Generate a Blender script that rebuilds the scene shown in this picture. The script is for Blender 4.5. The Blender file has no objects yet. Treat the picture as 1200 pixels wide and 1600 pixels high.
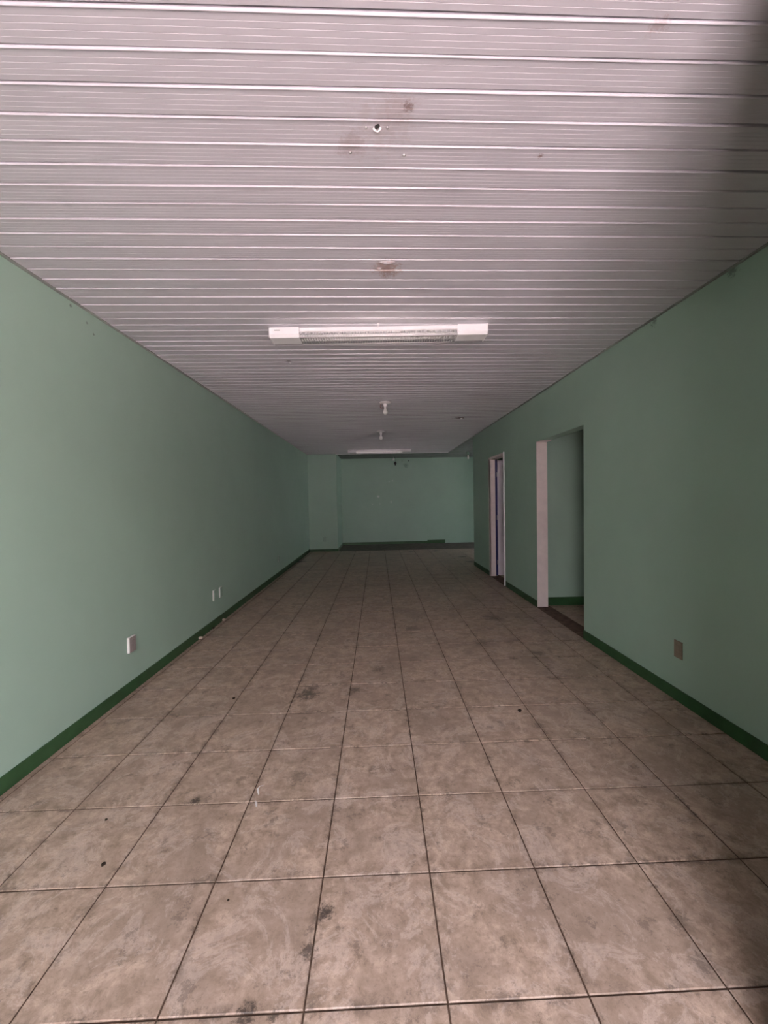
import bpy, bmesh, math, random
from mathutils import Vector, Matrix

random.seed(7)
scene = bpy.context.scene
col = scene.collection

# ------------------------------------------------------------------ camera
FPX = 636.68                      # focal length in pixels of the 1200x1600 frame
YAW, PITCH, ROLL, CAM_H = 0.0186, -0.03027, -0.01871, 1.40728
fwd = Vector((math.sin(YAW)*math.cos(PITCH), math.cos(YAW)*math.cos(PITCH), math.sin(PITCH)))
r0 = Vector((math.cos(YAW), -math.sin(YAW), 0)); u0 = r0.cross(fwd)
cr_, sr_ = math.cos(ROLL), math.sin(ROLL)
rgt = r0*cr_ + u0*sr_; up = -r0*sr_ + u0*cr_
cam_data = bpy.data.cameras.new('camera')
cam = bpy.data.objects.new('camera', cam_data); col.objects.link(cam)
m = Matrix((rgt, up, -fwd)).transposed().to_4x4(); m.translation = Vector((0, 0, CAM_H))
cam.matrix_world = m
cam_data.sensor_fit = 'HORIZONTAL'; cam_data.sensor_width = 36
cam_data.lens = FPX/1200*36; cam_data.clip_start = 0.02; cam_data.clip_end = 300
scene.camera = cam

# ------------------------------------------------------------------ world, sun, exposure
world = bpy.data.worlds.new('world'); scene.world = world; world.use_nodes = True
wn = world.node_tree; wn.nodes.clear()
wo = wn.nodes.new('ShaderNodeOutputWorld'); wb = wn.nodes.new('ShaderNodeBackground')
wg = wn.nodes.new('ShaderNodeValToRGB'); wt = wn.nodes.new('ShaderNodeTexCoord'); ws = wn.nodes.new('ShaderNodeSeparateXYZ')
wn.links.new(wt.outputs['Generated'], ws.inputs[0]); wn.links.new(ws.outputs['Z'], wg.inputs[0])
wn.links.new(wg.outputs[0], wb.inputs[0]); wn.links.new(wb.outputs[0], wo.inputs[0])
wg.color_ramp.elements[0].position = 0.0; wg.color_ramp.elements[0].color = (0.94, 0.89, 0.92, 1)
wg.color_ramp.elements[1].position = 0.7; wg.color_ramp.elements[1].color = (0.80, 0.80, 0.92, 1)
wb.inputs['Strength'].default_value = 2.6
sun_data = bpy.data.lights.new('sun', 'SUN'); sun = bpy.data.objects.new('sun', sun_data); col.objects.link(sun)
sun_data.energy = 14.0; sun_data.angle = 0.01; sun_data.color = (1.0, 0.885, 0.905)
sun.rotation_euler = Vector((0.55, -0.16, -1.0)).to_track_quat('-Z', 'Y').to_euler()   # high, from behind the building
sun.location = (0, -6, 12)
# daylight portal in the open shop front (guides sampling only, gives no light of its own)
pd = bpy.data.lights.new('daylight_portal', 'AREA'); pd.shape = 'RECTANGLE'; pd.size = 1.8; pd.size_y = 2.6
pd.cycles.is_portal = True
po = bpy.data.objects.new('daylight_portal', pd); col.objects.link(po)
po.location = (0.035, -1.58, 1.32); po.rotation_euler = (math.radians(90), 0, 0)
vs = scene.view_settings
vs.view_transform = 'Standard'; vs.look = 'None'; vs.gamma = 1.0; vs.use_curve_mapping = False
vs.exposure = 3.28

# ------------------------------------------------------------------ dimensions
XL, XR, H = -1.870, 2.035, 2.679      # left wall, right wall, underside of the planks
WT = 0.13                             # right wall thickness
SLAB = 2.712                          # concrete slab above the planks
Y_END = 11.30                         # end of planked ceiling and tiled floor
Y_BACK = 12.90
Y_RW = 8.48                           # end of the right wall
X_PIL = -1.085
X_OUT = 4.60
Y_FRONT = -1.60
TX0, TY0, TRS, TCS, TILE = 0.17301, 1.09152, 0.01029, 0.0034, 0.40

# ------------------------------------------------------------------ helpers
def tag(o, label=None, cat=None, group=None, kind=None):
    if label: o['label'] = label
    if cat: o['category'] = cat
    if group: o['group'] = group
    if kind: o['kind'] = kind
    return o

def link(name, me, parent=None):
    o = bpy.data.objects.new(name, me); col.objects.link(o)
    if parent: o.parent = parent
    return o

def obj(name, bm, mats, parent=None, smooth=False):
    me = bpy.data.meshes.new(name)
    bmesh.ops.recalc_face_normals(bm, faces=bm.faces)
    bm.to_mesh(me); bm.free()
    for mt in (mats if isinstance(mats, (list, tuple)) else [mats]): me.materials.append(mt)
    if smooth:
        for p in me.polygons: p.use_smooth = True
    return link(name, me, parent)

def empty(name, loc, parent=None, rz=0):
    o = bpy.data.objects.new(name, None); col.objects.link(o); o.empty_display_size = 0.05
    o.location = loc; o.rotation_euler = (0, 0, rz)
    if parent: o.parent = parent
    return o

def box(bm, x0, x1, y0, y1, z0, z1, mi=0, bev=0.0):
    vs_ = [bm.verts.new((x, y, z)) for z in (z0, z1) for y in (y0, y1) for x in (x0, x1)]
    idx = [(0, 1, 3, 2), (4, 6, 7, 5), (0, 4, 5, 1), (2, 3, 7, 6), (0, 2, 6, 4), (1, 5, 7, 3)]
    fs = [bm.faces.new([vs_[i] for i in f]) for f in idx]
    for f in fs: f.material_index = mi
    if bev > 0:
        es = list({e for f in fs for e in f.edges})
        r = bmesh.ops.bevel(bm, geom=es, offset=bev, segments=2, profile=0.5, affect='EDGES')
        for f in r['faces']: f.material_index = mi
    return fs

def lathe(bm, prof, n=24, c=(0, 0, 0), axis='z', mi=0):
    rings = []
    for r, z in prof:
        if r < 1e-6:
            rings.append([bm.verts.new((c[0], c[1], c[2]+z))] )
        else:
            rings.append([bm.verts.new((c[0]+r*math.cos(2*math.pi*k/n), c[1]+r*math.sin(2*math.pi*k/n), c[2]+z)) for k in range(n)])
    for a, b in zip(rings, rings[1:]):
        for k in range(n):
            q = [a[k % len(a)], a[(k+1) % len(a)], b[(k+1) % len(b)], b[k % len(b)]]
            q = list(dict.fromkeys(q))
            if len(q) >= 3:
                f = bm.faces.new(q); f.material_index = mi

def tube(bm, pts, r, n=8, mi=0, caps=True):
    pts = [Vector(p) for p in pts]; rings = []
    for i, p in enumerate(pts):
        d = (pts[min(i+1, len(pts)-1)] - pts[max(i-1, 0)]).normalized()
        a = d.orthogonal().normalized() if i == 0 else (rings_a - d*rings_a.dot(d)).normalized()
        rings_a = a; b = d.cross(a)
        rings.append([bm.verts.new(p + a*r*math.cos(2*math.pi*k/n) + b*r*math.sin(2*math.pi*k/n)) for k in range(n)])
    for A, B in zip(rings, rings[1:]):
        for k in range(n):
            bm.faces.new([A[k], A[(k+1) % n], B[(k+1) % n], B[k]]).material_index = mi
    if caps:
        bm.faces.new(rings[0]).material_index = mi; bm.faces.new(rings[-1][::-1]).material_index = mi

def wall_grid(name, plane, a, b, u, v, holes, mat):
    """wall slab between plane coords a and b (x if plane=='x' else y); u, v sorted cuts; holes = cells left open"""
    bm = bmesh.new(); vd = {}
    def V(s, i, j):
        k = (s, i, j)
        if k not in vd:
            p = (b if s else a)
            vd[k] = bm.verts.new((p, u[i], v[j]) if plane == 'x' else (u[i], p, v[j]))
        return vd[k]
    nu, nv = len(u)-1, len(v)-1
    def solid(i, j): return 0 <= i < nu and 0 <= j < nv and (i, j) not in holes
    for i in range(nu):
        for j in range(nv):
            if not solid(i, j): continue
            for s in (0, 1): bm.faces.new([V(s, i, j), V(s, i+1, j), V(s, i+1, j+1), V(s, i, j+1)])
            for (di, dj, e0, e1) in ((-1, 0, (i, j), (i, j+1)), (1, 0, (i+1, j), (i+1, j+1)), (0, -1, (i, j), (i+1, j)), (0, 1, (i, j+1), (i+1, j+1))):
                if not solid(i+di, j+dj): bm.faces.new([V(0, *e0), V(1, *e0), V(1, *e1), V(0, *e1)])
    o = obj(name, bm, mat); o['kind'] = 'structure'; return o

# ------------------------------------------------------------------ materials
class NT:
    def __init__(s, name):
        s.m = bpy.data.materials.new(name); s.m.use_nodes = True; s.t = s.m.node_tree; s.t.nodes.clear()
        s.out = s.t.nodes.new('ShaderNodeOutputMaterial'); s.b = s.t.nodes.new('ShaderNodeBsdfPrincipled')
        s.t.links.new(s.b.outputs[0], s.out.inputs[0])
    def n(s, typ, **kw):
        x = s.t.nodes.new(typ)
        for k, v in kw.items():
            if k.startswith('_'): setattr(x, k[1:], v)
            else: x.inputs[k].default_value = v
        return x
    def l(s, a, b): s.t.links.new(a, b)
    def pos(s):
        if not hasattr(s, '_pos'): s._pos = s.n('ShaderNodeNewGeometry').outputs['Position']
        return s._pos
    def noise(s, scale, detail=4, rough=0.55, vec=None, dist=0.0):
        x = s.n('ShaderNodeTexNoise', Scale=scale, Detail=detail, Roughness=rough, Distortion=dist)
        s.l(vec or s.pos(), x.inputs['Vector']); return x.outputs['Fac']
    def ramp(s, fac, stops):
        x = s.n('ShaderNodeValToRGB'); e = x.color_ramp.elements
        while len(e) < len(stops): e.new(0.5)
        for el, (p, c) in zip(e, stops):
            el.position = p; el.color = (*c, 1) if isinstance(c, tuple) else (c, c, c, 1)
        s.l(fac, x.inputs[0]); return x.outputs[0]
    def mix(s, fac, a, b, mode='MIX'):
        x = s.n('ShaderNodeMix', _data_type='RGBA', _blend_type=mode)
        for i, v in ((0, fac), (6, a), (7, b)):
            if hasattr(v, 'links') or hasattr(v, 'is_linked'): s.l(v, x.inputs[i])
            else: x.inputs[i].default_value = (*v, 1) if isinstance(v, tuple) else v
        return x.outputs[2]
    def math(s, op, a, b=0.0, c=0.0):
        x = s.n('ShaderNodeMath', _operation=op)
        for i, v in enumerate((a, b, c)):
            if hasattr(v, 'is_linked'): s.l(v, x.inputs[i])
            else: x.inputs[i].default_value = v
        return x.outputs[0]
    def dist(s, p):
        x = s.n('ShaderNodeVectorMath', _operation='DISTANCE'); s.l(s.pos(), x.inputs[0]); x.inputs[1].default_value = p
        return x.outputs['Value']
    def bump(s, h, strength=0.3, d=0.002):
        x = s.n('ShaderNodeBump', Strength=strength, Distance=d); s.l(h, x.inputs['Height']); s.l(x.outputs[0], s.b.inputs['Normal'])
    def spot(s, p, r, vec=None):
        """soft irregular stain mask round point p"""
        d = s.dist(p); nz = s.noise(2.2/r+6, 8, 0.8)
        d2 = s.math('ADD', d, s.math('MULTIPLY', s.math('SUBTRACT', nz, 0.5), r*4.5))
        x = s.n('ShaderNodeMapRange', _interpolation_type='SMOOTHSTEP'); s.l(d2, x.inputs[0])
        x.inputs[1].default_value = r; x.inputs[2].default_value = r*0.25; x.inputs[3].default_value = 0; x.inputs[4].default_value = 1
        return x.outputs[0]
    def set(s, c=None, rough=None, spec=None, metal=None):
        for k, v in (('Base Color', c), ('Roughness', rough), ('Specular IOR Level', spec), ('Metallic', metal)):
            if v is None: continue
            if hasattr(v, 'is_linked'): s.l(v, s.b.inputs[k])
            else: s.b.inputs[k].default_value = (*v, 1) if isinstance(v, tuple) else v
        return s.m

def simple(name, c, rough=0.5, spec=0.5, metal=0.0, var=0.06, scale=12):
    t = NT(name); n = t.noise(scale)
    c2 = tuple(max(0, x*(1-var*2)) for x in c); c1 = tuple(min(1, x*(1+var)) for x in c)
    return t.set(t.ramp(n, [(0.3, c2), (0.7, c1)]), rough, spec, metal)

def make_wall_mat(name, base, marks=(), rough=0.5):
    t = NT(name)
    n1 = t.noise(0.9, 3); n2 = t.noise(30, 5, 0.6); n3 = t.noise(7, 4)
    c = t.ramp(n1, [(0.25, tuple(x*0.94 for x in base)), (0.75, tuple(min(1, x*1.05) for x in base))])
    c = t.mix(t.ramp(n3, [(0.45, 0.0), (0.8, 0.10)]), c, tuple(x*0.8 for x in base))
    for (p, r, k, dc) in marks:
        c = t.mix(t.math('MULTIPLY', t.spot(p, r), k), c, dc)
    t.bump(n2, 0.25, 0.0015)
    return t.set(c, rough, 0.4)

GREEN = (0.375, 0.54, 0.44)
M = {}
M['wall'] = make_wall_mat('mint_green_paint', GREEN, [
    ((XL, 2.60, 2.645), 0.014, 0.8, (0.10, 0.11, 0.09)), ((XL, 2.74, 2.60), 0.012, 0.7, (0.12, 0.13, 0.11)), ((XL, 2.80, 2.55), 0.010, 0.8, (0.10, 0.11, 0.09)),
    ((XR, 2.95, 2.66), 0.04, 0.6, (0.08, 0.10, 0.08)), ((XR, 2.3, 2.66), 0.04, 0.6, (0.08, 0.10, 0.08))])
M['wall_back'] = make_wall_mat('back_wall_paint', GREEN, [
    ((0.068, Y_BACK, 1.508), 0.045, 0.9, (0.75, 0.8, 0.76)), ((0.12, Y_BACK, 1.28), 0.03, 0.7, (0.7, 0.75, 0.7)),
    ((-0.12, Y_BACK, 1.27), 0.03, 0.6, (0.7, 0.75, 0.7)), ((0.47, Y_BACK, 1.33), 0.035, 0.8, (0.7, 0.75, 0.7)),
    ((0.53, Y_BACK, 2.0), 0.03, 0.7, (0.65, 0.75, 0.67)), ((0.42, Y_BACK, 1.98), 0.03, 0.5, (0.65, 0.75, 0.67)),
    ((0.95, Y_BACK, 2.48), 0.09, 0.6, (0.12, 0.2, 0.16))])
M['skirt'] = simple('dark_green_gloss_paint', (0.038, 0.108, 0.040), 0.42, 0.4, var=0.1, scale=8)
M['cream'] = simple('white_gloss_paint', (0.88, 0.79, 0.76), 0.4, 0.4, var=0.03)
M['slab'] = simple('painted_concrete_soffit', (0.22, 0.25, 0.23), 0.8, 0.2, var=0.1, scale=3)
M['trim'] = simple('grey_plastic_cornice', (0.30, 0.32, 0.30), 0.5, 0.4, var=0.1, scale=20)
M['grout'] = simple('dark_dirty_grout', (0.095, 0.06, 0.042), 0.9, 0.1, var=0.2, scale=25)
M['concrete'] = simple('worn_concrete', (0.16, 0.14, 0.125), 0.85, 0.2, var=0.15, scale=6)
M['threshold'] = simple('brown_cement_threshold', (0.17, 0.115, 0.085), 0.8, 0.2, var=0.25, scale=14)
M['white_metal'] = simple('white_enamel', (0.93, 0.93, 0.94), 0.25, 0.5, var=0.02)
M['white_plastic'] = simple('white_plastic', (0.86, 0.83, 0.84), 0.35, 0.5, var=0.02)
M['alu'] = simple('bright_louvre_metal', (0.75, 0.74, 0.73), 0.3, 0.5, 0.85, var=0.05)
M['glass_tube'] = simple('white_phosphor_glass', (0.85, 0.85, 0.84), 0.12, 0.6, var=0.01)
M['bulb'] = simple('frosted_bulb', (0.80, 0.80, 0.78), 0.15, 0.6, var=0.02)
M['brass'] = simple('bulb_cap_metal', (0.5, 0.48, 0.45), 0.35, 0.5, 0.9)
M['plate'] = simple('grey_socket_plate', (0.36, 0.32, 0.30), 0.45, 0.4, var=0.06, scale=40)
M['plate_dark'] = simple('brown_socket_plate', (0.26, 0.22, 0.16), 0.45, 0.4, var=0.06, scale=40)
M['plate_dull'] = simple('dull_lit_plate_edge', (0.60, 0.62, 0.58), 0.4, 0.4, var=0.03)  # dimmer plate edge, brightness of its lit side put into the colour
M['plate_edge'] = simple('pale_lit_plate_edge', (0.80, 0.80, 0.76), 0.4, 0.4, var=0.03)  # pale plate edge: the side catching daylight is painted lighter
M['plate_green'] = simple('painted_over_plate', (0.33, 0.47, 0.38), 0.5, 0.4, var=0.06, scale=40)
M['slot'] = simple('dark_slot', (0.03, 0.03, 0.03), 0.7)
M['door_leaf'] = simple('white_plastic_door_sheet', (0.78, 0.74, 0.80), 0.35, 0.5, var=0.03)
M['gap_shade'] = simple('blue_gap_shade', (0.02, 0.02, 0.12), 0.5, var=0.1)  # dark blue shade of the gap beside the door leaf
M['black'] = simple('black_plastic', (0.012, 0.012, 0.012), 0.5)
M['red_wire'] = simple('red_wire_sheath', (0.45, 0.06, 0.05), 0.5)
M['brown_spot'] = simple('brown_residue', (0.10, 0.06, 0.05), 0.9)
M['crumb'] = simple('dark_dirt', (0.035, 0.025, 0.018), 0.95, 0.1, var=0.3, scale=80)
M['plaster'] = simple('pale_plaster', (0.62, 0.52, 0.42), 0.95, 0.1, var=0.1, scale=80)
M['paper'] = simple('white_scrap', (0.82, 0.80, 0.78), 0.7, 0.2)
M['blocker'] = simple('dark_bounce_blocker', (0.06, 0.055, 0.05), 0.6, 0.3, var=0.1, scale=5)  # dark tone for the added entrance panels, cuts bounced light
M['street_wall'] = simple('added_facade_render', (0.40, 0.36, 0.36), 0.9, 0.2, var=0.1, scale=2)
M['asphalt'] = simple('pale_pavement', (0.42, 0.37, 0.35), 0.9, 0.2, var=0.1, scale=3)

def make_pvc():
    t = NT('white_ribbed_plastic_planks')
    mp = t.n('ShaderNodeMapping'); t.l(t.pos(), mp.inputs[0]); mp.inputs['Scale'].default_value = (0.6, 6, 1)
    n1 = t.noise(2.2, 4, 0.6, mp.outputs[0]); n2 = t.noise(1.1, 3)
    c = t.ramp(n1, [(0.3, (0.56, 0.545, 0.59)), (0.7, (0.60, 0.585, 0.63))])
    c = t.mix(t.ramp(n2, [(0.4, 0.0), (0.8, 0.10)]), c, (0.45, 0.43, 0.43))
    for (p, r, k, dc) in [((0.129, 1.356, H), 0.022, 0.95, (0.16, 0.12, 0.11)), ((0.10, 1.36, H), 0.06, 0.35, (0.45, 0.36, 0.36)),
                          ((0.084, 2.28, H), 0.09, 0.75, (0.40, 0.27, 0.23)), ((0.09, 2.33, H), 0.05, 0.6, (0.30, 0.20, 0.18)),
                          ((-0.068, 1.50, H), 0.06, 0.5, (0.38, 0.31, 0.31)), ((0.04, 1.43, H), 0.13, 0.30, (0.42, 0.35, 0.34)),
                          ((0.03, 3.25, H), 0.05, 0.5, (0.40, 0.36, 0.34)), ((0.79, 1.13, H), 0.03, 0.5, (0.4, 0.3, 0.3)),
                          ((-0.77, 3.75, H), 0.03, 0.7, (0.2, 0.17, 0.17)), ((0.14, 5.35, H), 0.09, 0.5, (0.28, 0.24, 0.23)),
                          ((1.34, 6.47, H), 0.11, 0.6, (0.12, 0.10, 0.10)), ((0.64, 1.55, H), 0.012, 0.8, (0.2, 0.12, 0.1))]:
        c = t.mix(t.math('MULTIPLY', t.spot(p, r), k), c, dc)
    
    rr = 0.27
    return t.set(c, rr, 0.5)
M['pvc'] = make_pvc()

def make_tile_mat():
    t = NT('beige_ceramic_tile')
    oi = t.n('ShaderNodeObjectInfo').outputs['Random']
    n1 = t.noise(2.3, 6, 0.62, dist=0.6); n2 = t.noise(13, 9, 0.78, dist=0.35); n3 = t.noise(55, 7, 0.8); n4 = t.noise(0.7, 3)
    c = t.ramp(n2, [(0.40, (0.31, 0.220, 0.160)), (0.48, (0.415, 0.298, 0.225)), (0.54, (0.47, 0.342, 0.263)), (0.61, (0.57, 0.425, 0.335))])
    c = t.mix(t.ramp(n1, [(0.44, 0.0), (0.62, 0.62)]), c, (0.300, 0.215, 0.168))
    # pale scuffs and swirls
    n5 = t.noise(5, 8, 0.78, dist=0.8)
    c = t.mix(t.ramp(n5, [(0.52, 0.0), (0.56, 0.40), (0.62, 0.15)]), c, (0.660, 0.530, 0.460))
    # fine speckle of dirt
    c = t.mix(t.ramp(n3, [(0.545, 0.0), (0.60, 0.5)]), c, (0.22, 0.16, 0.12))
    c = t.mix(t.math('MULTIPLY', oi, 0.10), c, (0.30, 0.23, 0.18))
    # grime that gathers beside the joints
    sp = t.n('ShaderNodeSeparateXYZ'); t.l(t.pos(), sp.inputs[0])
    def edge(axis, o, other, k):
        v = t.math('SUBTRACT', sp.outputs[axis], o); v = t.math('SUBTRACT', v, t.math('MULTIPLY', sp.outputs[other], k))
        f = t.math('FRACT', t.math('DIVIDE', v, TILE))
        return t.math('ABSOLUTE', t.math('SUBTRACT', f, 0.5))
    e = t.math('MAXIMUM', edge('X', TX0-TCS*TY0, 'Y', TCS), edge('Y', TY0-TRS*TX0, 'X', TRS))
    em = t.ramp(e, [(0.42, 0.0), (0.475, 0.75), (0.5, 1.0)])
    em = t.math('MULTIPLY', em, t.ramp(t.noise(3.1, 3), [(0.42, 0.5), (0.58, 1.0)]))
    gn = t.ramp(t.noise(17, 8, 0.75), [(0.50, 0.0), (0.57, 1.0)])
    c = t.mix(t.math('MULTIPLY', t.math('MULTIPLY', em, gn), 0.75), c, (0.085, 0.06, 0.045))
    # dark blots
    bn = t.ramp(t.noise(7.5, 9, 0.82), [(0.565, 0.0), (0.61, 0.55)])
    c = t.mix(bn, c, (0.13, 0.095, 0.075))
    for (p, r, k) in [((-0.53, 2.94, 0), 0.10, 0.85), ((-0.50, 3.05, 0), 0.06, 0.6), ((-0.183, 2.99, 0), 0.05, 0.7), ((-0.202, 1.357, 0), 0.035, 0.9),
                      ((-0.24, 1.24, 0), 0.03, 0.8), ((-0.384, 1.086, 0), 0.035, 0.9), ((-0.31, 1.08, 0), 0.02, 0.8), ((0.95, 1.16, 0), 0.04, 0.5),
                      ((1.34, 4.7, 0), 0.15, 0.6), ((1.0, 3.9, 0), 0.10, 0.5), ((1.43, 3.6, 0), 0.07, 0.6), ((-0.882, 1.90, 0), 0.03, 0.9),
                      ((0.0, 3.35, 0), 0.07, 0.5), ((0.35, 4.4, 0), 0.10, 0.5), ((-0.42, 2.05, 0), 0.07, 0.5), ((0.97, 2.45, 0), 0.05, 0.6),
                      ((-0.65, 11.05, 0), 0.10, 1.0), ((1.6, 11.0, 0), 0.14, 1.0), ((2.06, 9.75, 0), 0.12, 1.0), ((2.06, 8.95, 0), 0.13, 1.0), ((0.9, 10.9, 0), 0.12, 0.7),
                      ((-1.80, 9.5, 0), 0.16, 0.9)]:
        c = t.mix(t.math('MULTIPLY', t.spot(p, r), k), c, (0.06, 0.045, 0.035))
    rr = t.ramp(n2, [(0.3, 0.36), (0.7, 0.52)])
    t.bump(n2, 0.12, 0.001)
    return t.set(c, rr, 0.45)
M['tile'] = make_tile_mat()

# ------------------------------------------------------------------ room shell
# unseen ground added outside, bounces sunlight into the room
bm = bmesh.new(); box(bm, -30, 30, -30, Y_FRONT-0.02, -0.25, -0.02)
o = obj('pavement', bm, M['asphalt']); tag(o, 'unseen pale pavement added outside the shop front to bounce sunlight in', 'pavement', kind='structure')

bm = bmesh.new(); box(bm, -30, 30, -13, -12, -0.02, 5.2)  # unseen house row, added to set how much daylight reaches deep inside
for k in range(-6, 7):
    for z in (0.9, 3.3): box(bm, k*4-0.8, k*4+0.8, -12.02, -11.9, z, z+1.5)
o = obj('wall_street_added', bm, M['street_wall']); tag(o, 'unseen house row added across the street to shape the daylight, behind the photographer', 'building', kind='structure')

# floor: screed (grout) that carries the tiles
bm = bmesh.new(); box(bm, XL-0.05, X_OUT+0.05, Y_FRONT, Y_END, -0.20, -0.0035)
floor = obj('floor', bm, M['grout']); tag(floor, 'floor of square beige ceramic tiles with dark dirty joints', 'floor', kind='structure')

def tile_mesh(c4, cx, cy, hgt=0.010, b=0.0022):
    """bevel-edged tile from four corner points (counter clockwise), local to (cx, cy)"""
    bm = bmesh.new()
    P = [Vector((x-cx, y-cy, 0)) for x, y in c4]
    ctr = sum(P, Vector())/4
    def inset(p, d):
        v = ctr-p; return p + Vector((math.copysign(min(d, abs(v.x)), v.x), math.copysign(min(d, abs(v.y)), v.y), 0))
    lo = [bm.verts.new(p + Vector((0, 0, -hgt))) for p in P]
    mid = [bm.verts.new(p + Vector((0, 0, -b*0.8))) for p in P]
    top = [bm.verts.new(inset(p, b)) for p in P]
    bm.faces.new(top)
    for i in range(4):
        j = (i+1) % 4
        bm.faces.new([lo[i], lo[j], mid[j], mid[i]]); bm.faces.new([mid[i], mid[j], top[j], top[i]])
    bmesh.ops.recalc_face_normals(bm, faces=bm.faces)
    me = bpy.data.meshes.new('tile'); bm.to_mesh(me); bm.free(); me.materials.append(M['tile']); return me

G = 0.0028   # half the joint
def G2(u, v): return (TX0 + u*TILE + TCS*v*TILE, TY0 + v*TILE + TRS*u*TILE)
full_me = None
def corners(i, j, x0, x1, y1):
    g = G/TILE
    c = [G2(i+g, j+g), G2(i+1-g, j+g), G2(i+1-g, j+1-g), G2(i+g, j+1-g)]
    return [(min(max(x, x0), x1), min(y, y1)) for x, y in c]
tiles = []
for j in range(-3, 26):
    for i in range(-6, 11):
        y_mid = TY0+(j+.5)*TILE; x_mid = TX0+(i+.5)*TILE
        hall_c = corners(i, j, XL+0.012, XR-0.012, Y_END)
        regions = []
        if hall_c[1][0]-hall_c[0][0] > 0.012: regions.append((hall_c, 'hall'))
        if x_mid > XR - 0.3:
            if y_mid > Y_RW: # open corner beyond the right wall
                cc = corners(i, j, XR-0.012 if y_mid < Y_RW else XR-0.0079, X_OUT-0.02, Y_END)
                if i >= 4: regions = [(corners(i, j, XL+0.012, X_OUT-0.02, Y_END), 'corner')]
            elif y_mid < 5.3:
                cc = corners(i, j, XR+WT+0.04, X_OUT-0.02, 5.19)
                if cc[1][0]-cc[0][0] > 0.02 and cc[3][1]-cc[0][1] > 0.02 and y_mid > 2.6: regions.append((cc, 'side_room'))
            elif 5.5 < y_mid < 8.2:
                cc = corners(i, j, XR+WT+0.04, X_OUT-0.02, Y_END)
                if cc[1][0]-cc[0][0] > 0.02: regions.append((cc, 'store'))
        for cc, reg in regions:
            if cc[2][1]-cc[1][1] < 0.02: continue
            key = (y_mid*1.0 if reg == 'hall' else y_mid+14) + (0 if abs(cc[1][0]-cc[0][0]) > 0.2 else 3)
            if y_mid < 0.25: key += 50
            tiles.append((key, i, j, cc, reg))
tiles.sort(key=lambda a: a[0])
rest = bmesh.new()
for n, (key, i, j, cc, reg) in enumerate(tiles):
    cx = sum(c[0] for c in cc)/4; cy = sum(c[1] for c in cc)/4
    whole = (cc == corners(i, j, -99, 99, 99))
    if whole:
        if full_me is None: full_me = tile_mesh(cc, cx, cy)
        me = full_me
    else:
        me = tile_mesh(cc, cx, cy)
    if n < 300:
        t_ = link('tile', me, floor); t_.location = (cx, cy, random.uniform(-0.0005, 0.0005))
        t_.rotation_euler = (random.uniform(-1, 1)*0.0012, random.uniform(-1, 1)*0.0012, 0)
    else:
        k0 = len(rest.verts); rest.from_mesh(me); rest.verts.ensure_lookup_table()
        bmesh.ops.translate(rest, verts=rest.verts[k0:], vec=(cx, cy, 0))
me = bpy.data.meshes.new('far_tiles'); rest.to_mesh(me); rest.free(); me.materials.append(M['tile'])
ft = link('far_tiles', me, floor); ft['kind'] = 'stuff'

# bare concrete strip at the back
bm = bmesh.new(); box(bm, XL-0.05, X_OUT+0.05, Y_END, Y_BACK+0.1, -0.20, -0.004)
tag(obj('floor_back', bm, M['concrete']), 'bare grey concrete floor strip at the foot of the back wall', 'floor', kind='structure')
# threshold strips in the wall openings
bm = bmesh.new(); box(bm, XR-0.010, XR+WT+0.038, 3.965, 5.128, -0.0034, 0.0015)
tag(obj('trim_1', bm, M['threshold']), 'dark brown cement threshold in the wide doorless opening', 'threshold', kind='structure')
bm = bmesh.new(); box(bm, XR-0.010, XR+WT+0.038, 6.435, 7.255, -0.0034, 0.0012)
tag(obj('trim_2', bm, M['threshold']), 'dark reddish threshold under the white framed door', 'threshold', kind='structure')

# walls
w = wall_grid('wall_left_added', 'x', XL-0.15, XL, [Y_FRONT, 0.5], [-0.2, SLAB], [], M['blocker'])  # unseen dark panel added to cut bounce onto the right wall
tag(w, 'unseen added dark shutter panel at the left of the entrance', 'wall')
w = wall_grid('wall_left', 'x', XL-0.15, XL, [0.5, Y_BACK+0.1], [-0.2, SLAB], [], M['wall'])
tag(w, 'long plain mint green wall on the left side', 'wall')
w = wall_grid('wall_right', 'x', XR, XR+WT, [0.89, 3.962, 5.131, 6.43, 7.26, Y_RW], [-0.2, -0.0036, 2.10, 2.118, SLAB],
              [(1, 1), (3, 1), (3, 2)], M['wall'])
tag(w, 'mint green wall on the right side with two doorways', 'wall')
w = wall_grid('wall_back', 'y', Y_BACK, Y_BACK+0.15, [XL-0.15, X_OUT+0.1], [-0.2, SLAB], [], M['wall_back'])
tag(w, 'green back wall with small pale paint chips', 'wall')
# pillar block in the back left corner
w = wall_grid('wall_pillar', 'y', Y_END+0.002, Y_BACK, [XL, X_PIL], [-0.0036, SLAB], [], M['wall'])
tag(w, 'light green projecting pier in the back left corner', 'pier')
# unseen dark panels added round the entrance to block and shape its light
w = wall_grid('wall_front_added', 'y', 0.74, 0.89, [0.92, X_OUT+0.15], [-0.2, SLAB], [], M['blocker'])
tag(w, 'unseen dark panel added right of the entrance to shade the right wall', 'wall')
w = wall_grid('wall_return_added', 'x', 0.92, 1.06, [Y_FRONT, 0.74], [-0.2, SLAB], [], M['blocker'])
tag(w, 'unseen dark return added beside the entrance to block light', 'wall')
w = wall_grid('wall_front_left_added', 'y', Y_FRONT, Y_FRONT+0.12, [XL, -0.85], [-0.0036, SLAB], [], M['blocker'])
tag(w, 'unseen dark panel added left of the entrance to narrow the light', 'wall')
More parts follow.
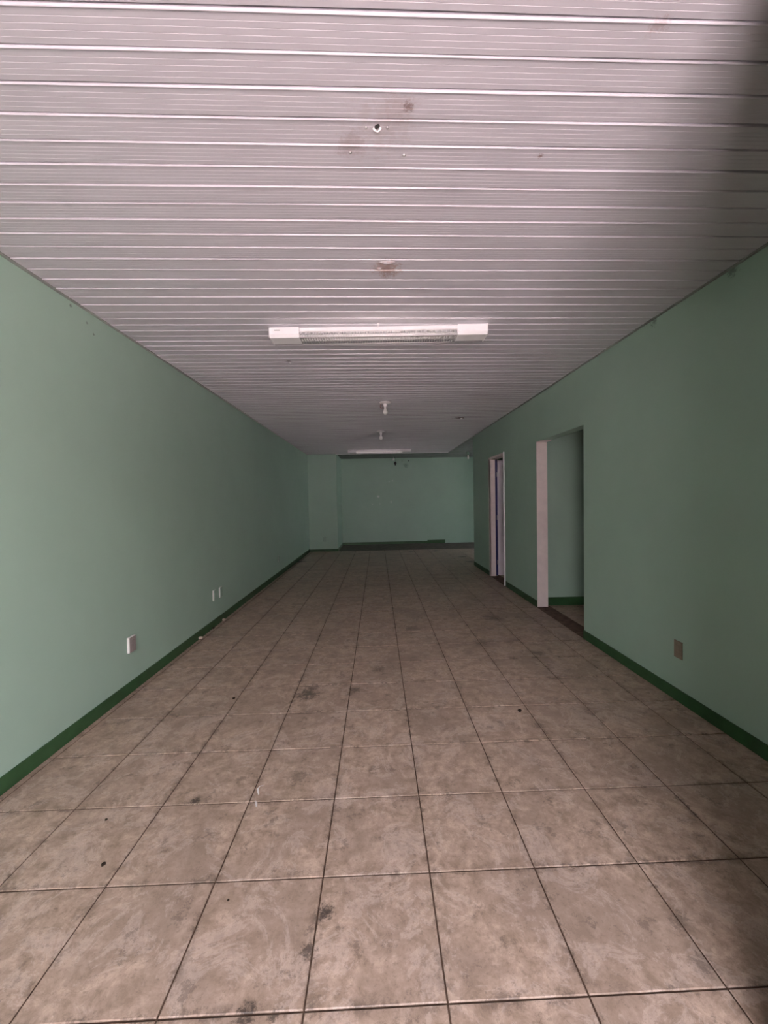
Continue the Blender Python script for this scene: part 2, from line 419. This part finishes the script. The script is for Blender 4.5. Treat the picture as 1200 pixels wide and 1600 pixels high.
# rooms behind the right wall
w = wall_grid('wall_side_room', 'y', 5.20, 5.33, [XR+WT, X_OUT], [-0.2, SLAB], [], M['wall'])
tag(w, 'green wall seen through the wide doorway', 'wall')
w = wall_grid('wall_store_back', 'y', Y_RW-0.13, Y_RW, [XR+WT, X_OUT], [-0.2, SLAB], [], M['wall'])
tag(w, 'green wall closing the room behind the white door', 'wall')
# outer wall with a window opening far back on the right, out of sight
w = wall_grid('wall_outer', 'x', X_OUT, X_OUT+0.15, [0.74, 10.95, 11.2, Y_BACK+0.1], [-0.2, -0.0036, 2.1, SLAB], [(1, 1)], M['wall'])
tag(w, 'outer right wall with a doorway to a bright yard', 'wall')

# skirtings (dark green)
def skirt(name, segs, label):
    bm = bmesh.new()
    for s in segs: box(bm, *s, bev=0.0)
    tag(obj(name, bm, M['skirt']), label, 'skirting', kind='structure')
SK = 0.080
skirt('baseboard_left', [(XL-0.002, XL+0.009, 0.5, Y_END, -0.003, SK)], 'dark green skirting along the foot of the left wall')
skirt('baseboard_right', [(XR-0.009, XR+0.002, 0.88, 3.962, -0.003, SK), (XR-0.009, XR+0.002, 5.131, 6.385, -0.003, SK), (XR-0.009, XR+0.002, 7.30, Y_RW, -0.003, SK)],
      'dark green skirting along the foot of the right wall')
skirt('baseboard_pillar', [(XL+0.009, X_PIL+0.008, Y_END-0.008, Y_END+0.003, -0.003, 0.065), (X_PIL-0.002, X_PIL+0.008, Y_END+0.003, Y_BACK, -0.003, 0.065)], 'thin dark green skirting round the corner pier')
skirt('baseboard_back', [(X_PIL+0.008, 1.60, Y_BACK-0.008, Y_BACK+0.002, -0.004, 0.07), (1.60, 2.17, Y_BACK-0.010, Y_BACK+0.002, -0.004, 0.10)],
      'dark green skirting along the back wall, ending short of its right end')
skirt('baseboard_side_room', [(XR+WT, X_OUT, 5.19, 5.202, -0.003, 0.105)], 'dark green skirting inside the room behind the wide doorway')

# ceiling: slab above with planks below
bm = bmesh.new(); box(bm, XL-0.15, X_OUT+0.15, Y_FRONT-0.02, Y_BACK+0.15, SLAB, SLAB+0.2)
ceiling = obj('ceiling', bm, M['slab']); tag(ceiling, 'ceiling of white ribbed plastic planks under a dark slab', 'ceiling', kind='structure')
PC0, PP, PS = 1.10129, 0.09947, 0.01917
def plank_mesh(seed):
    rng = random.Random(seed)
    prof = [(0.0003, 0.012), (0.0008, 0.0010), (0.0018, -0.0016), (0.0038, -0.0030), (0.0062, -0.0026), (0.0090, 0.0)]
    w_ = PP; ribs = 5
    a0, a1 = 0.0100, PP-0.0050
    for k in range(1, ribs):
        yk = a0 + (a1-a0)*k/ribs
        prof += [(yk-0.0014, 0.0001), (yk-0.0004, 0.0006), (yk+0.0008, 0.0)]
    prof += [(a1, 0.0004), (PP-0.0028, 0.0050), (PP-0.0022, 0.012)]
    nx = 14; xs = [XL+0.004 + (XR-XL-0.008)*k/nx for k in range(nx+1)]
    ph = [rng.uniform(0, 6.28) for _ in range(3)]
    bm = bmesh.new(); rows = []
    for x in xs:
        wy = 0.0012*math.sin(1.3*x+ph[0]) + 0.0007*math.sin(3.1*x+ph[1]); wz = 0.0010*math.sin(2.1*x+ph[2])
        rows.append([bm.verts.new((x, y + PS*x + wy, z + wz)) for y, z in prof])
    for A, B in zip(rows, rows[1:]):
        for k in range(len(prof)-1): bm.faces.new([A[k], B[k], B[k+1], A[k+1]])
    bmesh.ops.recalc_face_normals(bm, faces=bm.faces)
    # underside must face down
    bm.faces.ensure_lookup_table()
    if bm.faces[3].normal.z > 0: bmesh.ops.reverse_faces(bm, faces=bm.faces)
    me = bpy.data.meshes.new('plank'); bm.to_mesh(me); bm.free(); me.materials.append(M['pvc']); return me
pm = [plank_mesh(s) for s in range(5)]
k = -12
prev = -1
while True:
    y = PC0 + k*PP
    if y + PP + PS*XR > Y_END - 0.005: break
    c = random.choice([q for q in range(5) if q != prev]); prev = c
    p = link('plank', pm[c], ceiling); p.location = (0, y, H + random.uniform(-0.0004, 0.0006))
    k += 1
# edge trims of the planked ceiling
bm = bmesh.new()
box(bm, XL, XL+0.020, 0.5, Y_END, H-0.006, H+0.012)
tag(obj('trim_3', bm, M['trim']), 'thin grey plastic cornice between left wall and ceiling', 'cornice', kind='structure')
bm = bmesh.new()
box(bm, XR-0.020, XR, 0.88, Y_RW, H-0.006, H+0.012)
tag(obj('trim_4', bm, M['trim']), 'thin grey plastic cornice between right wall and ceiling', 'cornice', kind='structure')
bm = bmesh.new(); box(bm, XR-0.02, XR+0.004, Y_RW, Y_END, H-0.006, SLAB)
tag(obj('trim_5', bm, M['trim']), 'grey edge strip of the planks beyond the right wall', 'cornice', kind='structure')
bm = bmesh.new(); box(bm, X_PIL, XR+0.004, Y_END-0.07, Y_END, H-0.004, SLAB)
tag(obj('trim_6', bm, M['white_plastic']), 'pale edge strip where the plank ceiling stops before the back wall', 'cornice', kind='structure')

# ------------------------------------------------------------------ wide doorway lining (far jamb painted white)
bm = bmesh.new()
box(bm, XR-0.002, XR+WT+0.002, 5.119, 5.132, 0.0015, 2.10)
box(bm, XR-0.002, XR+WT+0.002, 4.99, 5.119, 2.094, 2.101)
tag(obj('trim_7', bm, M['cream']), 'pinkish white painted far jamb of the wide doorway', 'door jamb', kind='structure')

# ------------------------------------------------------------------ white door with its frame
door = empty('door_1', (XR, 6.845, 0.0)); tag(door, 'white door standing open inward in a narrow white frame', 'door', kind='structure')
def part(name, bm, mat, parent, smooth=False):
    o = obj(name, bm, mat, parent, smooth); o.location = -parent.location if parent.parent is None else (0, 0, 0); return o
bm = bmesh.new(); box(bm, XR-0.012, XR+0.09, 7.235, 7.262, 0.0013, 2.118); box(bm, XR-0.014, XR+0.004, 7.235, 7.285, 0.0013, 2.118)
part('jamb', bm, M['cream'], door)
bm = bmesh.new(); box(bm, XR-0.016, XR+WT, 6.418, 6.442, 0.0013, 2.128)
part('jamb', bm, M['white_metal'], door)
bm = bmesh.new(); box(bm, XR-0.012, XR+WT, 6.442, 7.235, 2.085, 2.119)
part('door_head', bm, M['cream'], door)
bm = bmesh.new(); box(bm, XR+0.124, XR+WT+0.72, 7.195, 7.228, 0.02, 2.07, bev=0.003)
leaf = part('door_leaf', bm, M['door_leaf'], door)
bm = bmesh.new(); box(bm, XR+0.09, XR+0.124, 7.225, 7.258, 0.012, 2.086)  # strip painted dark in place of the shaded gap between jamb and leaf
part('gap_shade_strip', bm, M['gap_shade'], door)
for z in (0.25, 1.05, 1.82):
    bm = bmesh.new(); lathe(bm, [(0, -0.04), (0.006, -0.04), (0.006, 0.04), (0, 0.04)], 10, (XR+0.118, 7.226, z))
    part('hinge', bm, M['brass'], door, True)
bm = bmesh.new(); lathe(bm, [(0.0, 0.0), (0.024, 0.0), (0.024, 0.006), (0.010, 0.010), (0.010, 0.035), (0.024, 0.045), (0.026, 0.058), (0.016, 0.066), (0, 0.068)], 20)
for v in bm.verts: v.co = Vector((XR+WT+0.68, 7.195-v.co.z, 1.0+v.co.y)) + Vector((v.co.x, 0, 0))
kn = obj('door_knob', bm, M['brass'], leaf, True)

# ------------------------------------------------------------------ fluorescent fittings
def build_fixture():
    root = empty('fluorescent_fitting', (0, 0, 0))
    L_ = 1.59; h2 = L_/2
    # spine: shallow trapezoid channel, local z=0 at the ceiling
    bm = bmesh.new()
    prof = [(-0.058, 0.0), (-0.060, -0.030), (-0.050, -0.037), (0.050, -0.037), (0.060, -0.030), (0.058, 0.0)]
    A = [bm.verts.new((-h2, y, z)) for y, z in prof]; B = [bm.verts.new((h2, y, z)) for y, z in prof]
    for k in range(len(prof)): bm.faces.new([A[k], A[(k+1) % 6], B[(k+1) % 6], B[k]])
    bm.faces.new(A); bm.faces.new(B[::-1]); obj('housing', bm, M['white_metal'], root)
    for s in (-1, 1):
        x0, x1 = sorted((s*h2, s*(h2-0.215)))
        bm = bmesh.new(); prof2 = [(-0.075, 0.0), (-0.078, -0.052), (-0.060, -0.072), (0.060, -0.072), (0.078, -0.052), (0.075, 0.0)]
        A = [bm.verts.new((x0, y, z)) for y, z in prof2]; B = [bm.verts.new((x1, y, z)) for y, z in prof2]
        for k in range(6): bm.faces.new([A[k], A[(k+1) % 6], B[(k+1) % 6], B[k]])
        bm.faces.new(A); bm.faces.new(B[::-1])
        bmesh.ops.bevel(bm, geom=list(bm.edges), offset=0.002, segments=2, affect='EDGES')
        e = obj('end_cap', bm, M['white_metal'], root)
        bm = bmesh.new(); xe = s*h2; xa, xb = sorted((xe, xe+s*0.004))
        box(bm, xa, xb, -0.080, 0.080, -0.074, 0.0, bev=0.001); obj('end_plate', bm, M['white_plastic'], e)
        if s < 0:
            bm = bmesh.new(); box(bm, -h2+0.035, -h2+0.075, -0.0785, -0.0765, -0.026, -0.020); obj('maker_plate', bm, M['trim'], e)
    for yy in (-0.030, 0.030):
        bm = bmesh.new(); n = 14
        tube(bm, [(-h2+0.20, yy, -0.053), (h2-0.20, yy, -0.053)], 0.013, n); t_ = obj('fluorescent_tube', bm, M['glass_tube'], root, True)
    # louvre: side rails with many small cross blades
    for yy in (-0.070, 0.070):
        bm = bmesh.new()
        box(bm, -h2+0.213, h2-0.213, yy-0.0012, yy+0.0012, -0.038, -0.031); box(bm, -h2+0.213, h2-0.213, yy-0.0012, yy+0.0012, -0.076, -0.070)
        obj('louvre_rail', bm, M['alu'], root)
    bm = bmesh.new(); nb = 62
    for k in range(nb):
        x = -h2+0.22 + (L_-0.44)*k/(nb-1)
        for yy in (-0.070, 0.070):
            box(bm, x-0.0022, x+0.0022, yy-0.0015, yy+0.0015, -0.072, -0.036)
        box(bm, x-0.0012, x+0.0012, -0.070, 0.070, -0.0745, -0.0700)
    g = obj('louvre_blades', bm, M['alu'], root); g['kind'] = 'stuff'
    return root

def copy_tree(o, parent=None):
    c = o.copy(); col.objects.link(c); c.parent = parent
    for ch in list(o.children): copy_tree(ch, c)
    return c
fx = build_fixture()
fx.location = (0.042, 3.085, H-0.001); fx.rotation_euler = (0, 0.0, -0.0166)
tag(fx, 'white twin tube louvred fluorescent fitting on the near part of the ceiling', 'ceiling light', 'fluorescent fittings')
fx2 = copy_tree(fx); fx2.location = (0.105, 10.38, H-0.001); fx2.rotation_euler = (0, 0, 0.01)
fx2['label'] = 'small looking white fluorescent fitting far back in front of the back wall'

# ------------------------------------------------------------------ bare bulbs
def build_bulb():
    root = empty('bulb_light', (0, 0, 0))
    bm = bmesh.new(); lathe(bm, [(0, 0.0), (0.074, 0.0), (0.078, -0.004), (0.070, -0.012), (0.040, -0.018), (0, -0.018)], 32)
    obj('ceiling_rose', bm, M['white_plastic'], root, True)
    bm = bmesh.new(); lathe(bm, [(0, -0.015), (0.027, -0.015), (0.027, -0.030), (0.025, -0.032), (0.025, -0.056), (0.018, -0.058), (0, -0.058)], 24)
    obj('lamp_holder', bm, M['white_plastic'], root, True)
    bm = bmesh.new()
    lathe(bm, [(0.0, -0.055), (0.0150, -0.056), (0.0165, -0.070), (0.0175, -0.082), (0.021, -0.094), (0.028, -0.106), (0.0335, -0.120), (0.0345, -0.132), (0.031, -0.146), (0.022, -0.157), (0.010, -0.162), (0, -0.163)], 28)
    b = obj('bulb', bm, M['bulb'], root, True)
    bm = bmesh.new(); lathe(bm, [(0.0, -0.050), (0.0172, -0.050), (0.0178, -0.064), (0.0165, -0.068), (0, -0.068)], 20)
    obj('bulb_cap', bm, M['white_plastic'], b, True)
    return root
b1 = build_bulb(); b1.location = (0.143, 5.36, H)
tag(b1, 'nearer bare bulb in a white ceiling lampholder, with a red wire beside it', 'ceiling light', 'bare bulb lights')
b2 = copy_tree(b1); b2.location = (0.110, 7.60, H)
b2['label'] = 'farther bare bulb in a white ceiling lampholder, between the other bulb and the back fitting'
bm = bmesh.new()
tube(bm, [(-0.045, 0, 0.0), (-0.055, 0.0, -0.02), (-0.068, 0.005, -0.045), (-0.062, 0.0, -0.075), (-0.040, -0.004, -0.082), (-0.034, 0, -0.06)], 0.0022, 6)
obj('loose_wire', bm, M['red_wire'], b1)

# ------------------------------------------------------------------ old lamp holes in the ceiling
def hole(name, loc, label, big=True):
    r_ = empty(name, loc); tag(r_, label, 'ceiling patch')
    bm = bmesh.new(); lathe(bm, [(0.0, 0.0005), (0.0, -0.001), (0.014, -0.001), (0.015, 0.002)], 14)
    for v in bm.verts: v.co.x *= 0.62; v.co.y = v.co.y*0.55 - 0.002*math.sin(v.co.x*300)
    obj('dark_hole', bm, M['black'], r_)
    bm = bmesh.new(); tube(bm, [(-0.014, 0.006, 0.0), (-0.008, 0.011, -0.004), (0.002, 0.013, -0.006), (0.009, 0.010, -0.003), (0.012, 0.004, 0.0)], 0.003, 8)
    obj('torn_rim', bm, M['white_plastic'], r_, True)
    for sx in ((-0.038, 0.035) if big else (0.03,)):
        bm = bmesh.new(); lathe(bm, [(0, 0.001), (0.0045, 0.001), (0.004, -0.002), (0, -0.003)], 12, (sx, 0.004, 0)); obj('screw', bm, M['alu'], r_, True)
    return r_
hole('lamp_hole', (0.028, 1.428, H), 'old lamp hole with torn white rim and screws, nearest on the ceiling')
# sagging patch round a removed lamp
r_ = empty('ceiling_dent', (0.085, 2.225, H)); tag(r_, 'dented plank patch above a brown stain, between lamp hole and near fitting', 'ceiling patch')
bm = bmesh.new()
for k in range(9):
    pass
lathe(bm, [(0.0, -0.010), (0.010, -0.0095), (0.022, -0.006), (0.032, -0.002), (0.038, 0.002)], 24)
for v in bm.verts: v.co.x *= 1.3; v.co.y *= 0.45
obj('dent', bm, M['pvc'], r_, True)
bm = bmesh.new(); lathe(bm, [(0.0, -0.008), (0.006, -0.0075), (0.013, -0.003), (0.016, 0.002)], 18, (-0.045, 0.055, 0))
for v in bm.verts: v.co.y = 0.055 + (v.co.y-0.055)*0.6
obj('dent', bm, M['pvc'], r_, True)
def screw_thing(loc, label, mat='alu', r=0.006):
    bm = bmesh.new(); lathe(bm, [(0, 0.002), (r, 0.002), (r, -0.001), (r*0.7, -0.003), (0, -0.0035)], 14)
    o = obj('screw', bm, M[mat], None, True); o.location = loc; tag(o, label, 'screw')
screw_thing((-0.070, 1.532, H), 'small screw head in a grey smudge left of the ceiling lamp hole')
screw_thing((0.128, 1.545, H), 'small screw head right of the ceiling lamp hole')
screw_thing((-0.765, 3.80, H), 'small screw head on the ceiling below the left end of the near fitting')
# broken spotlight hole near the right wall
r_ = empty('spot_hole', (1.365, 6.47, H)); tag(r_, 'small broken white fitting in a dark ceiling hole near the right wall', 'ceiling patch')
bm = bmesh.new(); lathe(bm, [(0, -0.001), (0.05, -0.001), (0.052, 0.003)], 20); obj('dark_hole', bm, M['brown_spot'], r_)
bm = bmesh.new(); box(bm, -0.006, 0.024, -0.012, 0.010, -0.022, 0.0, bev=0.003); obj('broken_holder', bm, M['white_plastic'], r_)
# bracket behind the near fitting
bm = bmesh.new(); box(bm, 0.030, 0.048, 2.975, 3.020, H-0.010, H+0.002, bev=0.002)
tag(obj('cable_clip', bm, M['white_plastic']), 'small white cable clip at the middle of the near fitting', 'clip')

# ------------------------------------------------------------------ fittings at the back
r_ = empty('lamp_holder', (0.555, 12.55, SLAB)); tag(r_, 'white lampholder hanging before the top of the back wall', 'lampholder')
bm = bmesh.new(); tube(bm, [(0, 0, 0), (0.003, 0, -0.03), (0, 0, -0.055)], 0.004, 6); obj('cable', bm, M['white_plastic'], r_)
bm = bmesh.new(); lathe(bm, [(0, -0.050), (0.020, -0.050), (0.027, -0.060), (0.027, -0.110), (0, -0.110)], 16); obj('socket', bm, M['white_plastic'], r_, True)
r_ = empty('dead_bulb', (0.595, 12.50, SLAB)); tag(r_, 'dark pear shaped bulb dangling on a thin black wire at the back', 'bulb')
bm = bmesh.new(); tube(bm, [(-0.02, 0, 0), (0.02, 0, -0.05), (0.035, 0, -0.09), (0.022, 0, -0.13), (0.01, 0, -0.16)], 0.0045, 6); obj('wire', bm, M['black'], r_)
bm = bmesh.new(); lathe(bm, [(0, -0.150), (0.016, -0.152), (0.036, -0.175), (0.040, -0.205), (0.024, -0.235), (0.016, -0.262), (0, -0.268)], 18, (0.01, 0, 0)); obj('bulb', bm, M['black'], r_, True)
r_ = empty('wall_bracket', (0.84, Y_BACK-0.001, 2.62)); tag(r_, 'small pale bracket high on the back wall right of the hanging bulb', 'bracket')
bm = bmesh.new(); box(bm, -0.025, 0.025, -0.03, 0.0, -0.03, 0.04, bev=0.004); obj('bracket_body', bm, M['plate_green'], r_)
bm = bmesh.new(); box(bm, 0.20, 0.225, -0.02, 0.0, -0.02, 0.02, bev=0.004); obj('hook', bm, M['slot'], r_)
r_ = empty('corner_lampholder', (2.62, 11.50, SLAB)); tag(r_, 'small white T shaped lampholder under the dark slab at the back right', 'lampholder')
bm = bmesh.new(); lathe(bm, [(0, 0), (0.040, 0), (0.042, -0.06), (0.045, -0.085), (0.02, -0.095), (0, -0.095)], 18); obj('ceiling_rose', bm, M['plate_green'], r_, True)
bm = bmesh.new(); lathe(bm, [(0, -0.09), (0.020, -0.09), (0.021, -0.150), (0.026, -0.180), (0.020, -0.200), (0, -0.205)], 18); obj('bulb', bm, M['plate_edge'], r_, True)

# ------------------------------------------------------------------ wall plates
def plate(name, loc, face, w_, h_, body, label, edge='plate_edge', d=0.012, slots=True, group='wall socket plates'):
    """face: direction the plate faces, '+x', '-x' or '-y'; loc = centre on the wall surface"""
    root = empty(name, loc); root.rotation_euler = (0, 0, {'+x': math.pi/2, '-x': -math.pi/2, '-y': 0}[face])
    tag(root, label, 'wall plate', group)
    bm = bmesh.new(); box(bm, -w_/2, w_/2, -d, 0.0, -h_/2, h_/2, bev=0.002); obj('back_box', bm, M[edge], root)
    bm = bmesh.new(); box(bm, -w_/2+0.004, w_/2-0.004, -d-0.0025, -d+0.001, -h_/2+0.004, h_/2-0.004, bev=0.001); f = obj('face_plate', bm, M[body], root)
    if slots:
        bm = bmesh.new(); box(bm, -0.017, 0.017, -d-0.0045, -d-0.001, -0.030, 0.030, bev=0.001); obj('insert', bm, M[body], f)
    return root
plate('wall_plate', (XL, 3.072, 0.357), '+x', 0.085, 0.118, 'plate', 'grey socket plate with a bright edge low on the left wall, nearest the camera', d=0.016)
plate('wall_plate', (XL, 4.650, 0.355), '+x', 0.075, 0.120, 'plate_green', 'nearer of the two close pale plates low on the left wall', edge='plate_dull', d=0.014)
plate('wall_plate', (XL, 4.835, 0.350), '+x', 0.075, 0.118, 'plate_green', 'farther of the two close pale plates low on the left wall', edge='plate_dull', d=0.014)
plate('wall_plate', (XL, 7.71, 0.330), '+x', 0.07, 0.115, 'plate_green', 'single pale plate far back low on the left wall', edge='plate_dull', d=0.010)
plate('wall_plate', (-1.455, Y_END+0.001, 0.335), '-y', 0.095, 0.125, 'plate_green', 'small greenish plate low on the corner pier', edge='plate_green', d=0.008)
plate('wall_plate', (XR, 2.700, 0.352), '-x', 0.075, 0.118, 'plate_dark', 'brownish plate low on the right wall', edge='plate_dark', d=0.006)

# ------------------------------------------------------------------ litter on the floor
def crumb(loc, r, mat, label, cat, name='dirt_crumb', group=None, flat=0.55, seed=0):
    rng = random.Random(seed); bm = bmesh.new(); bmesh.ops.create_icosphere(bm, subdivisions=2, radius=r)
    for v in bm.verts:
        v.co *= 1 + rng.uniform(-0.25, 0.25); v.co.z *= flat
    zmin = min(v.co.z for v in bm.verts)
    for v in bm.verts: v.co.z -= zmin
    o = obj(name, bm, M[mat]); o.location = loc; o.rotation_euler = (0, 0, rng.uniform(0, 6)); tag(o, label, cat, group)
crumb((-1.094, 1.571, 0), 0.008, 'crumb', 'dark crumb of dirt on the second tile row, at the left', 'dirt', seed=1)
crumb((-1.232, 1.80, 0), 0.006, 'crumb', 'tiny dark crumb on a joint near the left skirting', 'dirt', seed=2)
crumb((-1.049, 2.90, 0), 0.010, 'crumb', 'black crumb on the tile joint left of the large stain', 'dirt', seed=3)
crumb((-0.55, 1.41, 0), 0.004, 'crumb', 'black speck on a front tile left of centre', 'dirt', seed=4)
crumb((0.915, 2.62, 0), 0.012, 'crumb', 'dark clump of dirt on a tile joint right of centre', 'dirt', seed=5)
crumb((-1.846, 4.22, 0), 0.022, 'plaster', 'nearer lump of pale plaster at the left skirting', 'plaster', 'plaster_lump', seed=6)
crumb((-1.846, 4.86, 0), 0.024, 'plaster', 'farther lump of pale plaster at the left skirting', 'plaster', 'plaster_lump', seed=7)
crumb((-1.845, 4.55, 0), 0.014, 'crumb', 'dark lump of dirt between the two plaster lumps', 'dirt', seed=8)
def scrap(pts, label):
    bm = bmesh.new(); rows = []
    for i, (x, y, z) in enumerate(pts):
        w_ = 0.0032*(0.5+math.sin(math.pi*(i+0.5)/len(pts)))
        rows.append([bm.verts.new((x-w_, y, z)), bm.verts.new((x+w_, y+w_*0.6, z+0.0015))])
    for A, B in zip(rows, rows[1:]): bm.faces.new([A[0], A[1], B[1], B[0]])
    bmesh.ops.solidify(bm, geom=list(bm.faces), thickness=0.0009)
    tag(obj('paper_scrap', bm, M['paper']), label, 'paper')
scrap([(-0.585, 1.985, 0.004), (-0.598, 1.975, 0.010), (-0.606, 1.958, 0.008), (-0.600, 1.945, 0.003), (-0.592, 1.928, 0.0015)], 'hooked white paper scrap on a joint left of centre')
scrap([(-0.596, 1.885, 0.002), (-0.586, 1.868, 0.005), (-0.580, 1.850, 0.0015)], 'straight short white scrap just in front of the hooked one')
